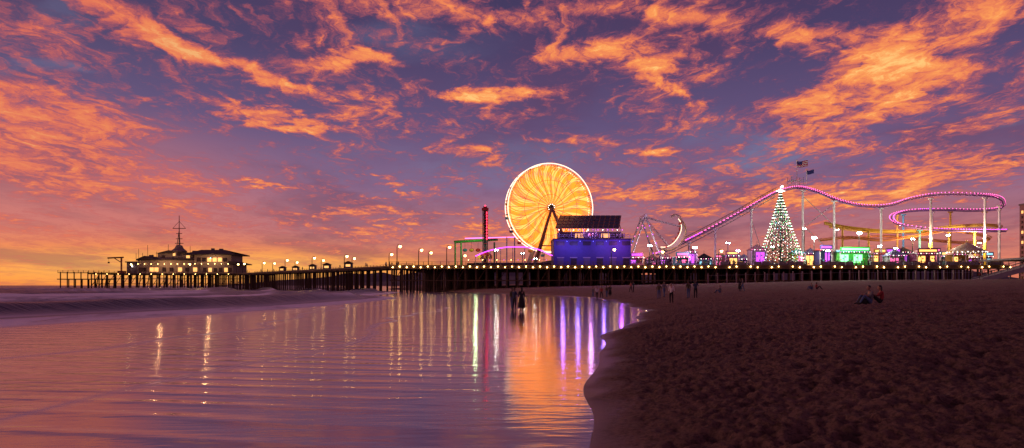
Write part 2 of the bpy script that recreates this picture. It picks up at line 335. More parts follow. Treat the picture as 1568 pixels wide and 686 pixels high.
mb.build('ferris_wheel')
# ------------------------------------------------------------ blue building w/ solar roof
mb=MB(); Y=203; sc=Y/F; x0,x1=(848-784)*sc,(966-784)*sc; z1=CAMH+(437-367)*sc
mb.span((x0,Y,DZ),(x1,Y+14,z1),blue)
mb.span((x0-.3,Y-.3,z1),(x1+.3,Y+14.3,z1+.35),dark)
for i in range(6):
    cx=x0+2+i*3.9; mb.span((cx-.9,Y-.06,DZ+.02),(cx+.9,Y-.003,DZ+2.4),dark if i%2 else mat('slate_door',(.1,.1,.14))); mb.span((cx-1.1,Y-.1,DZ+2.42),(cx+1.1,Y-.004,DZ+2.7),grey)
    mb.span((cx-1.2,Y-.05,z1-1.7),(cx+1.2,Y-.003,z1-.5),dark); mb.ball((cx+1.9,Y-.35,z1-.5),.13,E_bl,0)
for i in range(int((x1-x0)/1.5)+1): mb.tube((x0+i*1.5,Y-.1,z1+.35),(x0+i*1.5,Y-.1,z1+1.45),.05,grey,4)
mb.tube((x0,Y-.1,z1+1.45),(x1,Y-.1,z1+1.45),.07,grey,5); mb.tube((x0,Y-.1,z1+.9),(x1,Y-.1,z1+.9),.04,grey,5)
mb.span((x0+2,Y+7,z1+.35),(x1-2,Y+13,z1+2.9),mat('dusk_wall',(.10,.07,.14)))
for i in range(5): mb.span((x0+3+i*4,Y+6.9,z1+1.1),(x0+5.6+i*4,Y+6.99,z1+2.3),E_win if i%2 else glass)
za=CAMH+(437-350)*sc; zb=CAMH+(437-330)*(sc*1.04)
for i in range(6): 
    xx_=x0+1.6+i*3.7; mb.tube((xx_,Y+1,z1+.35),(xx_,Y+1,za),.12,grey,6); mb.tube((xx_,Y+8,z1+.35),(xx_,Y+8,zb),.12,grey,6)
    mb.tube((xx_,Y+1,za-.1),(xx_,Y+8,zb-.1),.12,dark,5)
rx0,rx1=x0+.6,x1-3.6
nx=12
for i in range(nx):
    for j in range(4):
        a=i/nx+.009;b_=(i+1)/nx-.009;c_=j/4+.025;d_=(j+1)/4-.025
        def pp(u_,w_): return Vector((rx0+(rx1-rx0)*u_+w_*2.0,Y+.5+8.3*w_,za+(zb-za)*w_+.14))
        mb.prism([pp(a,c_),pp(b_,c_),pp(b_,d_),pp(a,d_)],(0,-.03,.08),solar)
mb.prism([(rx0-.2,Y+.4,za),(rx1+.2,Y+.4,za),(rx1+2.2,Y+8.9,zb),(rx0+1.8,Y+8.9,zb)],(0,0,.1),mat('panel_frame',(.35,.2,.18)))
for i in range(14): mb.ball((rx0+1+i*1.45,Y+.6,za-.35),.13,E_pu if i%3 else E_white,0)
mb.build('solar_roof_building')
mb=MB(); mb.span((-14,212,DZ),(12,232,DZ+1.2),dark); mb.span((-12,214,DZ+1.2),(11,230,DZ+1.5),grey)
for i in range(12): mb.tube((-13.5+i*2.2,212,DZ+1.2),(-13.5+i*2.2,212,DZ+2.3),.05,grey,4); mb.ball((-13.5+i*2.2,211.8,DZ+2.2),.1,E_pu if i%2 else E_warm,0)
mb.tube((-13.5,212,DZ+2.3),(11,212,DZ+2.3),.05,grey,4)
mb.build('ride_platform')
# drop tower
mb=MB(); p=loc(743,322,214); x=p.x;y=214; top=p.z
for dx,dy in((-.7,-.7),(.7,-.7),(.7,.7),(-.7,.7)): mb.tube((x+dx,y+dy,DZ),(x+dx,y+dy,top),.14,dark,5)
for k in range(12):
    z=DZ+k*(top-DZ)/12; s=1 if k%2 else -1; mb.tube((x-.7*s,y-.7,z),(x+.7*s,y-.7,z+(top-DZ)/12),.07,dark,4); mb.tube((x-.7,y-.7,z),(x+.7,y-.7,z),.06,redp,4)
mb.box((x,y,(DZ+top)/2),(.9,.9,top-DZ),dark)
mb.box((x,y,top+.3),(2.1,2.1,.7),redp); mb.box((x,y,top+.9),(1.2,1.2,.5),redp); mb.ball((x,y,top+1.4),.25,E_rd,1)
for z in np.arange(top-9,top-.2,.9): mb.box((x+.5,y-.86,z),(.22,.1,.55),E_rd)
mb.lathe((x,y,DZ+3.6),[(1.1,0),(1.9,.0),(1.9,.5),(1.1,.9)],redp,12)
for k in range(8): a=k*math.pi/4; mb.box((x+2*math.cos(a),y+2*math.sin(a),DZ+3.2),(.5,.5,1.1),yellow,a)
mb.build('drop_tower_ride')
# green gantry ride
mb=MB(); Y=216
for u in (697,706,757): mb.tube(loc(u,371,Y),(loc(u,371,Y).x,Y,DZ),.28,green,7)
a=loc(695,370,Y);b_=loc(762,366,Y); mb.tube(a,b_,.3,green,7); mb.tube(a+Vector((0,4,0)),b_+Vector((0,4,0)),.3,green,7); mb.tube(loc(712,365,Y),loc(790,363,Y),.14,E_pk,5)
for u in (776,788): mb.tube(loc(u,363,Y),(loc(u,363,Y).x,Y,DZ),.2,grey,6)
for u in (712,730,748): mb.tube(loc(u,368,Y),loc(u,368,Y)+Vector((0,4,0)),.15,green,5)
for u in (712,722,732): q=loc(u,383,Y+2); mb.tube(loc(u,369,Y+2),q,.05,dark,4); mb.ball(q,.8,[redp,teal,yellow][u%3],2,(1,1,.7))
mb.build('swing_gantry_ride')
mb=MB(); pts=spline([loc(728,392,210),loc(745,385,209),loc(770,379,208),(loc(800,378,208)),loc(825,382,208),loc(845,391,209),loc(860,394,214)],8)
mb.path(pts,.1,E_pu,5); mb.path([q+Vector((0,1.1,0)) for q in pts],.1,E_pu,5)
for q in pts[::5]: mb.tube((q.x,q.y+.5,DZ),q+Vector((0,.5,-.1)),.1,grey,5); mb.tube(q,q+Vector((0,1.1,0)),.06,grey,4)
mb.build('kiddie_coaster')
# ------------------------------------------------------------ swinging ship ride
mb=MB(); Y=214; pv=loc(985,332,Y)
for dy in (-3.5,3.5):
    for u in (958,1012): mb.tube(pv+Vector((0,dy,0)),(loc(u,400,Y).x,Y+dy*1.4,DZ),.27,grey,7)
    for k in range(5):
        t=.2+k*.17; a=pv+Vector((0,dy,0)); l=Vector((loc(958,400,Y).x,Y+dy*1.4,DZ)); r=Vector((loc(1012,400,Y).x,Y+dy*1.4,DZ))
        mb.ball(a.lerp(l,t)-Vector((0,.4,0)),.15,E_pk,0); mb.ball(a.lerp(r,t)-Vector((0,.4,0)),.15,E_pu,0)
mb.tube(pv-Vector((0,4,0)),pv+Vector((0,4,0)),.5,white,10)
ang=math.radians(58); rad=12.4
def sp(t,r,o): return pv+Vector((math.sin(t)*r,o,-math.cos(t)*r))
N=16; secs=[]
for i in range(N+1):
    s=-1+2*i/N; t=ang+s*.50; w=1.4*(1-abs(s)**3*.75); dep=2.4*(1-.55*s*s); r_=rad-1.5*abs(s)**3
    secs.append([sp(t,r_,-w),sp(t,r_+dep*.7,-w*.7),sp(t,r_+dep,0),sp(t,r_+dep*.7,w*.7),sp(t,r_,w)])
V=[p for s_ in secs for p in s_]; hull=mat('ship_hull',(.42,.34,.24),.5)
mb.add(V,[(i*5+j,(i+1)*5+j,(i+1)*5+j+1,i*5+j+1) for i in range(N) for j in range(4)],hull)
mb.path([s_[0] for s_ in secs],.12,E_wh,5); mb.path([s_[1]-Vector((0,.05,0)) for s_ in secs],.05,yellow,5)
for i in range(2,N-1,2): mb.box((secs[i][0]+secs[i][4])/2,(.5,2.2,.7),redp)
tip=secs[-1][2]; mb.path(spline([tip,sp(ang+.58,rad-1.4,0),sp(ang+.62,rad-2.6,0),sp(ang+.58,rad-3.2,0)],4),.35,hull,7); mb.ball(sp(ang+.56,rad-3.4,0),.6,hull,1,(1.3,.8,.8))
for o in (-1,1): mb.tube(pv+Vector((0,o,0)),sp(ang-.3,rad,o),.12,grey,5); mb.tube(pv+Vector((0,o,0)),sp(ang+.3,rad,o),.12,grey,5)
mb.build('swinging_ship_ride')
# ------------------------------------------------------------ roller coaster
mb=MB(); rail=mat('purple_rail',(.25,.13,.36),.5,var=.08)
def track(cp,spm,light,spr=.24,n=9,w=.62):
    pts=spline(cp,n); l=[];r=[]
    for i,p in enumerate(pts):
        t=(pts[min(i+1,len(pts)-1)]-pts[max(i-1,0)]); t.z=0
        if t.length<1e-4: t=Vector((1,0,0))
        t.normalize(); s=Vector((-t.y,t.x,0)); l.append(p+s*w);r.append(p-s*w)
    mb.path(l,.12,spm,5);mb.path(r,.12,spm,5); mb.path([p-up*.55 for p in pts],spr,spm,6)
    for i in range(0,len(pts),2): mb.tube(l[i],pts[i]-up*.55,.06,spm,4); mb.tube(r[i],pts[i]-up*.55,.06,spm,4); mb.tube(l[i],r[i],.05,spm,4)
    if light:
        for side in (l,r):
            for a,b_ in zip(side[:-1],side[1:]):
                k=max(1,int((b_-a).length/.7))
                for j in range(k): mb.ball(a.lerp(b_,j/k)+up*.1,.23,light if j%6 else E_pk,0)
    return pts
T1=[loc(*p) for p in ((1005,388,224),(1030,378,224),(1080,353,224),(1130,326,224),(1170,303,224),(1192,292,224),(1222,286,224),(1250,292,224),(1285,306,224),(1322,314,224),(1360,313,224),(1398,302,223),(1440,296,222),(1495,297,221),(1524,300,224),(1535,308,232),(1530,318,241),(1490,321,246),(1440,320,247),(1390,322,246),(1366,330,240),(1376,342,232),(1430,350,228),(1500,352,226),(1540,352,232))]
tp=track(T1,rail,E_pu)
T2=[loc(*p) for p in ((1262,340,236),(1300,347,234),(1350,352,232),(1400,352,231),(1450,346,231),(1500,343,233),(1530,345,240),(1520,350,250),(1450,352,252),(1380,354,250),(1320,352,246),(1270,345,242))]
track(T2,yellow,None,.36)
T3=[loc(*p) for p in ((1255,366,230),(1300,362,229),(1350,366,228),(1400,360,229),(1450,352,230),(1490,356,233),(1515,364,240),(1480,370,248),(1420,366,250),(1350,360,250),(1290,364,248))]
track(T3,mat('orange_rail',(.6,.22,.04),.5),None,.3)
for i in range(0,44):
    a=tp[i]
    if i<43:
        b_=tp[i+1]
        for dy in (-1.3,1.3): mb.tube(a+Vector((0,dy,1.2)),b_+Vector((0,dy,1.2)),.06,dark,4); mb.tube(a+Vector((0,dy,-.1)),a+Vector((0,dy,1.2)),.05,dark,4)
        mb.prism([a+Vector((0,-1.5,-.3)),b_+Vector((0,-1.5,-.3)),b_+Vector((0,-.7,-.3)),a+Vector((0,-.7,-.3))],(0,0,.08),grey)
        mb.tube(a-up*1.7,b_-up*1.7,.13,grey,5); mb.tube(a-up*.5,b_-up*1.7,.08,grey,4)
def support(u,v,d,m=white,r=.36):
    p=loc(u,v,d); mb.tube((p.x,p.y,DZ),p,r,m,10); mb.tube((p.x,p.y,DZ),(p.x,p.y,DZ+.4),r*2,conc,10)
    mb.tube(p-Vector((.9,0,.2)),p+Vector((.9,0,-.2)),r*.7,m,6)
for u,v in ((1055,368),(1095,347),(1150,317),(1229,288),(1277,304),(1349,315),(1425,300),(1508,299)): support(u,v+3,223)
for u,v,d,m in ((1427,322,247,white),(1374,326,245,yellow),(1383,326,243,teal),(1455,322,247,yellow),(1508,322,244,yellow),(1529,318,241,white),(1530,312,229,white),(1492,352,226,yellow),(1408,350,229,teal),(1330,352,232,yellow),(1290,346,234,yellow),(1452,352,230,yellow)): support(u,v+2,d,m,.34)
for u in (1425,1508):
    p=loc(u,350,223); mb.tube((p.x,p.y,DZ+.5),(p.x,p.y,DZ+8.5),.46,yellow,10)
for a,b_ in (((1229,300),(1277,345)),((1277,312),(1229,350)),((1229,345),(1277,390)),((1150,335),(1170,395))): mb.tube(loc(*a,223.5),loc(*b_,223.5),.1,grey,5)
cp=loc(1218,283,224)
for dx in (-2,2): 
    for dy in (-1.5,1.5): mb.tube((cp.x+dx,cp.y+dy,cp.z),(cp.x+dx,cp.y+dy,cp.z+2.6),.08,grey,5)
mb.box((cp.x,cp.y,cp.z+1.3),(4.2,3.2,.08),grey); mb.ball((cp.x-5,cp.y-1.6,cp.z-.8),.4,E_white,1)
mb.build('roller_coaster')
def flag(u,v,d,h,striped=True,w=3.6):
    mb=MB(); p=loc(u,v,d); mb.tube(p,p+up*h,.1,white,6); mb.ball(p+up*(h+.1),.18,yellow,1)
    n=8;hh_=w*.55; fb=mat('flag_blue',(.03,.04,.2))
    def fp(s,k): return p+Vector((s*w,math.sin(s*6)*.2,h-.1-hh_*k-.18*math.sin(s*5)))
    for k in range(7):
        m=redp if k%2==0 else white
        for i in range(n): 
            mm=fb if ((i<4 and k<4) or not striped) else m
            mb.add([fp(i/n,k/7),fp((i+1)/n,k/7),fp((i+1)/n,(k+1)/7),fp(i/n,(k+1)/7)],[(0,1,2,3)],mm)
    mb.build('flag_pole')
flag(1220,284,225,8.2); flag(1235,284,226,5.2,False,2.4)
# ------------------------------------------------------------ light tree
mb=MB(); base=loc(1195,386,212); top=loc(1193,294,212); H=top.z-DZ-1; Rb=7.2; wire=mat('tree_wire',(.02,.1,.03))
mb.tube((base.x,212,DZ),(base.x,212,top.z),.25,dark,8,.08)
mb.lathe((base.x,212,DZ),[(Rb*.97,0.0),(Rb,.9),(Rb*.95,1.0),(0.1,1.0)],mat('planter',(.1,.12,.1)),24)
ns=26
for k in range(ns):
    a=2*math.pi*k/ns; pr=None
    for i in range(26):
        s=i/25; r=Rb*(1-s)+.15-.35*math.sin(s*math.pi); p=Vector((base.x+r*math.cos(a+s*.5),212+r*math.sin(a+s*.5),DZ+1+H*s))
        mb.ball(p,.12 if i%2 else .15,[E_tree,E_tree,E_white,E_gr,E_tree][(i+k*3)%5] if (i*7+k*3)%11 else E_cy,0)
        if pr: mb.tube(pr,p,.035,wire,3)
        pr=p
for s in (.0,.2,.4,.6,.8):
    r=Rb*(1-s); mb.path([Vector((base.x+r*math.cos(t),212+r*math.sin(t),DZ+1+H*s)) for t in [2*math.pi*i/24 for i in range(25)]],.05,green,4)
fir=mat('fir_green',(.03,.1,.05))
for i in range(1800):
    s=random.random()**1.4; r=(Rb*(1-s))*random.uniform(.5,.97); a=random.random()*6.283; p=Vector((base.x+r*math.cos(a),212+r*math.sin(a),DZ+1+H*s))
    q=p+Vector((math.cos(a)*.5,math.sin(a)*.5,-.35)); t_=Vector((-math.sin(a),math.cos(a),0))*.3; mb.add([p-t_,p+t_,q],[(0,1,2)],fir)
tz=top.z+.3
for k in range(8):
    a=k*math.pi/4; mb.tube((base.x,212,tz),(base.x+math.cos(a)*(1.5 if k%2==0 else .8),212,tz+math.sin(a)*(1.5 if k%2==0 else .8)),.12,E_white,4,.02)
mb.build('christmas_light_tree')
# ------------------------------------------------------------ booths
def booth(x,y,w,h,wall,roofm,em,kind=0,d=4):
    mb=MB(); z=DZ
    mb.span((x-w/2,y+.8,z),(x+w/2,y+d,z+h),wall); mb.span((x-w/2,y,z),(x+w/2,y+.3,z+1.0),wall)
    for s in (-1,1): mb.box((x+s*(w/2-.1),y+.15,z+h/2),(.2,.2,h),white)
    n=max(2,int(w/1.4))
    for i in range(n):
        if (i*7+int(x))%3: 
            a=x-w/2+.3+(w-.6)*i/n; mb.span((a,y+.72,z+1.1),(a+(w-.6)/n-.2,y+.79,z+h-.7),em)
    for i in range(int(w/.7)): mb.ball((x-w/2+.5+i*.7,y+.5,z+1.3+random.random()*(h-2)),.25,[redp,yellow,teal,green,white,dark][random.randrange(6)],1)
    if kind==0:
        t=Vector((x,y+d/2,z+h+w*.4)); cs=[Vector(c) for c in ((x-w/2-.4,y-.4,z+h),(x+w/2+.4,y-.4,z+h),(x+w/2+.4,y+d+.3,z+h),(x-w/2-.4,y+d+.3,z+h))]
        for i in range(4): mb.poly([cs[i],cs[(i+1)%4],t],roofm)
        mb.tube(t,t+up*1,.05,dark,4)
    else:
        mb.span((x-w/2-.3,y-.4,z+h),(x+w/2+.3,y+d+.2,z+h+.3),roofm); mb.span((x-w/2,y-.2,z+h+.3),(x+w/2,y+.1,z+h+1.6),wall); mb.span((x-w/2+.4,y-.3,z+h+.6),(x+w/2-.4,y-.21,z+h+1.2),em)
    for i in range(int(w/.8)+1): mb.ball((x-w/2+i*.8,y-.55,z+h),.11,E_white if i%2 else E_pk,0)
    mb.build('game_booth')
st1=smat('red_stripe_canvas',(.4,.04,.04),(.5,.5,.5)); st2=smat('blue_stripe_canvas',(.04,.07,.4),(.5,.5,.5)); st3=smat('yellow_stripe_canvas',(.5,.3,.04),(.5,.5,.5))
walls=[mat('mauve_wall',(.18,.11,.24)),mat('deep_teal_wall',(.05,.16,.2)),mat('mustard_wall',(.35,.22,.03)),mat('rose_wall',(.3,.08,.16)),blue,mat('offwhite_wall',(.35,.33,.34))]
E_gd=emat('green_display',(.25,1,.35),2.6,True)
E_soft=[emat('booth_glow_violet',(.6,.08,.9),1.6,True),emat('booth_glow_amber',(1,.5,.13),2.0,True),emat('booth_glow_rose',(1,.15,.4),1.5,True),emat('booth_glow_aqua',(.3,.75,.9),1.2,True)]
for i in range(23):
    u=1060+i*20.5; Y=209+(i*7%5)*6
    if 1175<u<1215: continue
    booth((u-784)/F*Y,Y,3.0+random.random()*1.9,2.8+random.random()*2.4,walls[i%6],[st1,dark,st3,teal,st2][i%5],E_soft[(i*3+i//4)%4],(i//2)%2)
booth((1309-784)/F*207,207,9,4.4,green,teal,E_gd,1)
booth((1420-784)/F*204,204,6,3.8,walls[3],st3,E_soft[1],1); booth((1375-784)/F*204,204,5,3.2,walls[5],st2,E_soft[2],0)
for u,Y in ((975,209),(1000,220),(1020,212),(1045,206)): booth((u-784)/F*Y,Y,4,2.8,walls[u%6],st1,E_soft[(u//5)%3],u%2)
mb=MB(); c0=loc(1480,398,212); c0.z=DZ
mb.lathe(c0,[(0.1,0),(5,0),(5,.5),(.1,.5)],redp,20); mb.lathe(c0,[(5.3,4.2),(5.3,4.9),(3,6.2),(.1,7.6)],st3,24); mb.tube(c0,c0+up*8.4,.5,yellow,10,.1)
for k in range(12):
    a=k*math.pi/6; q=c0+Vector((4.2*math.cos(a),4.2*math.sin(a),0)); mb.tube(q+up*.5,q+up*4.2,.06,yellow,5); mb.ball(q+up*(1.6+.4*(k%2)),.5,white,1,(1.3,.5,.6)); mb.ball(q+up*(2.1+.4*(k%2))+Vector((.5,0,0)),.25,white,1)
    for j in range(2): mb.ball(c0+Vector((5.35*math.cos(a+j*.26),5.35*math.sin(a+j*.26),4.55)),.14,E_white,0)
mb.build('carousel')
def flood(u,v,d,r=.45,em=E_flood):
    p=loc(u,v,d); mb=MB(); mb.tube((p.x,p.y+.3,DZ),(p.x,p.y+.3,p.z+.4),.12,dark,6); mb.box((p.x,p.y+.35,p.z),(1.3,.35,.8),dark)
    for dx in (-.35,.35): mb.ball((p.x+dx,p.y+.1,p.z),r,em,1,(.8,.5,.8))
    mb.build('flood_light')
for u,v,d,r in ((1247,364,208,.5),(1316,357,214,.46),(1064,379,205,.4),(995,376,208,.36),(1347,377,206,.3),(1232,350,216,.22),(1282,352,225,.22),(1183,378,206,.2),(760,383,206,.2),(1115,372,205,.2),(1398,366,214,.27),(1452,360,218,.27),(1130,384,204,.2),(1500,372,212,.2),(800,388,200,.14),(820,396,200,.12),(1268,384,204,.2),(1372,380,203,.2)): flood(u,v,d,r)
mb=MB()
for i in range(34):
    x=60+i*2.4
    if i%7==3 or i%5==1: continue
    mb.prism([(x,FYp+1.2,DZ),(x,FYp+1.9,DZ),(x,FYp+1.7,DZ+1.1),(x,FYp+1.4,DZ+1.1)],(2.2,0,0),conc if i%3 else grey)
mb.build('deck_barrier')
mb=MB(); sbp=mat('sunbleached_post',(.28,.2,.18))
for i in range(34):
    x=54+i*2.6; z=ground_z(x,188); mb.box((x,188,z+1.3),(.28,.28,3.0),sbp)
    mb.tube((x,188,z+2.2),(x+2.6,188,ground_z(x+2.6,188)+2.2),.05,grey,4)
mb.build('post_fence')
mb=MB(); Y=165; zb_=ground_z(118,Y)-.1; n=26; xs=loc(1503,430,Y).x; run=20.0; ztop=DZ+1.6
for i in range(n):
    x=xs+run*i/n; z=zb_+(ztop-zb_)*(i+1)/n; mb.span((x,Y,z-.2),(x+run/n+.15,Y+3.4,z),conc)
for y in (Y-.22,Y+3.42): mb.prism([(xs,y,zb_-.3),(xs+1.6,y,zb_-.3),(xs+run+1,y,ztop-1.2),(xs+run+1,y,ztop),(xs,y,zb_+.5)],(0,.2,0),grey)
for y in (Y-.1,Y+3.5):
    for h_ in (.6,1.15): mb.tube((xs,y,zb_+.3+h_),(xs+run,y,ztop+h_),.05,dark,5)
    for i in range(14): x=xs+run*i/13; z=zb_+.3+(ztop-zb_-.3)*i/13; mb.tube((x,y,z),(x,y,z+1.15),.05,dark,4)
mb.span((xs+run,Y-.2,ztop-.5),(xs+run+30,Y+30,ztop),conc)
for i in range(6): mb.tube((xs+run+1+i*5,Y+.4,0),(xs+run+1+i*5,Y+.4,ztop-.5),.35,conc,8)
mb.build('beach_stairs')
mb=MB(); Yh=520; x=(1561-784)/F*(Yh+25); ht=CAMH+(437-309)/F*Yh
mb.span((x,Yh,0),(x+30,Yh+25,ht),mat('pink_stucco',(.42,.26,.24))); mb.span((x-.5,Yh-.5,ht),(x+30.5,Yh+25.5,ht+1.2),conc)
for r_ in range(15):
    for k in range(8): mb.span((x+1+k*3.6,Yh-.12,3+r_*4),(x+3+k*3.6,Yh-.01,5.2+r_*4),E_win if random.random()<.3 else glass)
    for k in range(6): mb.span((x-.12,Yh+1+k*4,3+r_*4),(x-.01,Yh+3+k*4,5.2+r_*4),E_win if random.random()<.3 else glass)
    mb.span((x,Yh-.3,2.2+r_*4),(x+30,Yh-.02,2.5+r_*4),white)
mb.build('hotel_building')
# ------------------------------------------------------------ pier-end restaurant
mb=MB(); cream=mat('cream_wall',(.28,.24,.22),.8); gwall=mat('grey_wall',(.19,.165,.17)); roofm=mat('dark_roof',(.05,.04,.045),.8)
def X(u,d=335): return (u-784)/F*d
def Z(v,d=335): return CAMH+(437-v)/F*d
mb.span((X(214),333,DZ),(X(312),347,Z(399)),cream); mb.span((X(213),332.6,Z(399)),(X(313),347.4,Z(397)),roofm)
mb.span((X(196),334,DZ),(X(214)-.02,345,Z(402)),gwall); mb.span((X(194),333.5,Z(402)),(X(214)-.3,345.5,Z(400.5)),roofm)
mb.span((X(312)+.02,331,DZ),(X(362),348,Z(404)),gwall)
mb.span((X(302),332,Z(404)),(X(358),346,Z(391)),cream); mb.span((X(240),336,Z(397)),(X(302)-.02,345,Z(388)),cream)
mb.span((X(288),330,Z(391)),(X(366),349,Z(389.5)),roofm)
mb.prism([(X(288),330,Z(389.5)),(X(366),330,Z(389.5)),(X(340),338,Z(382)),(X(304),338,Z(382))],(0,.5,0),roofm); mb.prism([(X(304),338.5,Z(382)),(X(340),338.5,Z(382)),(X(366),349,Z(389.5)),(X(288),349,Z(389.5))],(0,.3,0),roofm)
mb.prism([(X(356),330,Z(405)),(X(371),330,Z(405)),(X(371),330,Z(403.8)),(X(356),330,Z(400))],(0,18,0),roofm)
mb.prism([(X(238),335,Z(388)),(X(258),335,Z(383)),(X(296),335,Z(388))],(0,11,0),roofm)
mb.prism([(X(214),332,Z(397)),(X(226),332,Z(392)),(X(238),332,Z(397))],(0,12,0),roofm)
tx=X(270); mb.lathe((tx,338,Z(396)),[(3.2,0),(3.2,3.4),(3.8,3.5),(3.8,3.9),(2.2,5.2),(1.5,6.6),(.1,7)],gwall,8)
for k in range(8): a=(k+.5)*math.pi/4; mb.box((tx+3.0*math.cos(a),338+3.0*math.sin(a),Z(396)+2.1),(.15,1.5,1.4),E_win if k in(5,) else glass,a)
for dx,dy in((-.9,-.9),(.9,-.9),(0,1.0)): mb.tube((tx+dx,338+dy,Z(380)),(tx,338,Z(350)),.22,dark,5,.14)
mb.tube((tx,338,Z(380)),(tx,338,Z(329)),.32,dark,6,.14)
for v,w in((349,3.2),(357,1.4),(365,1.6),(372,2.1)): mb.tube((tx-w,338,Z(v)),(tx+w,338,Z(v)),.16,dark,5)
mb.tube((tx-3.2,338,Z(349)),(tx,338,Z(338)),.09,dark,4);mb.tube((tx+3.2,338,Z(349)),(tx,338,Z(338)),.09,dark,4)
for u in (216,222,233,240,252,263,276,287,299): mb.span((X(u),332.85,DZ+1),(X(u)+1.9,332.99,DZ+3.0),E_win if u in (233,240,276,299) else glass)
for u in (306,314,322,330,338,346): mb.span((X(u),331.85,Z(401)),(X(u)+1.9,331.99,Z(395)),E_win if u in(322,330,338) else glass)
for u in (317,325,333,341,349,355): mb.span((X(u),330.85,DZ+.8),(X(u)+1.6,330.99,DZ+2.8),E_win if u in(325,349) else glass)
for u in (246,268,284,294): mb.span((X(u),335.85,Z(395)),(X(u)+1.7,335.99,Z(391)),E_win if u in(284,) else glass)
for u in (200,204,210,218,226,232,238,250,284,296,310,322,334,352): mb.tube((X(u),340,Z(400)),(X(u),340,Z(398)+2.5+random.random()*5.5),.1,dark,4)
for u,w_,h_ in ((222,1.6,2.4),(244,1.6,1.3),(256,1.1,1.8),(290,2,1.6),(318,1.2,2.8),(331,1.6,2.6)): mb.box((X(u),341,Z(388 if u>240 else 397)+h_/2),(w_,1.6,h_),gwall)
for u in range(216,362,10): mb.ball((X(u),329.9 if u>288 else 332.3,Z(404.5)),.17,E_warm,0)
mb.ball((X(206),333,Z(408)),.3,E_white,1); mb.ball((X(330),329.6,Z(396)),.32,E_cy,1)
for i in range(14): mb.span((X(216)+i*2.3,332.0,DZ),(X(216)+i*2.3+.1,332.1,DZ+1),white)
mb.build('pier_restaurant')
mb=MB(); rust=mat('rust',(.25,.09,.04)); cx=X(185,322); mb.tube((cx,322.6,DZ),(cx,322.6,Z(394,322)),.4,rust,7); mb.tube((cx+1,322.6,Z(394,322)),(cx-6.5,322.6,Z(395,322)),.35,rust,6); mb.tube((cx,322.6,Z(402,322)),(cx-3.5,322.6,Z(395,322)),.2,rust,5)
mb.tube((cx-6,322.6,Z(395,322)),(cx-6,322.6,Z(401,322)),.05,dark,4); mb.box((cx-6,322.6,Z(402,322)),(.7,.5,.7),dark); mb.span((cx-1.5,321.9,DZ),(cx+1.5,324,DZ+1.2),rust); mb.build('dock_crane')
for u in (198,288,362): lamp(X(u,324),324,DZ,4.2,E_warm)
for u,d in ((432,305),(452,297),(500,262),(478,276),(533,243)):
    mb=MB(); x=(u-784)/F*d; w=2.6; mb.span((x-w/2,d,DZ+.05),(x+w/2,d+2,DZ+2.2),mat('kiosk_teal',(.08,.12,.16))); mb.prism([(x-w/2-.4,d-.4,DZ+2.2),(x+w/2+.4,d-.4,DZ+2.2),(x,d-.4,DZ+3.0)],(0,2.8,0),roofm); mb.span((x-.8,d-.06,DZ+1),(x+.8,d-.01,DZ+1.8),E_win); mb.build('pier_kiosk')
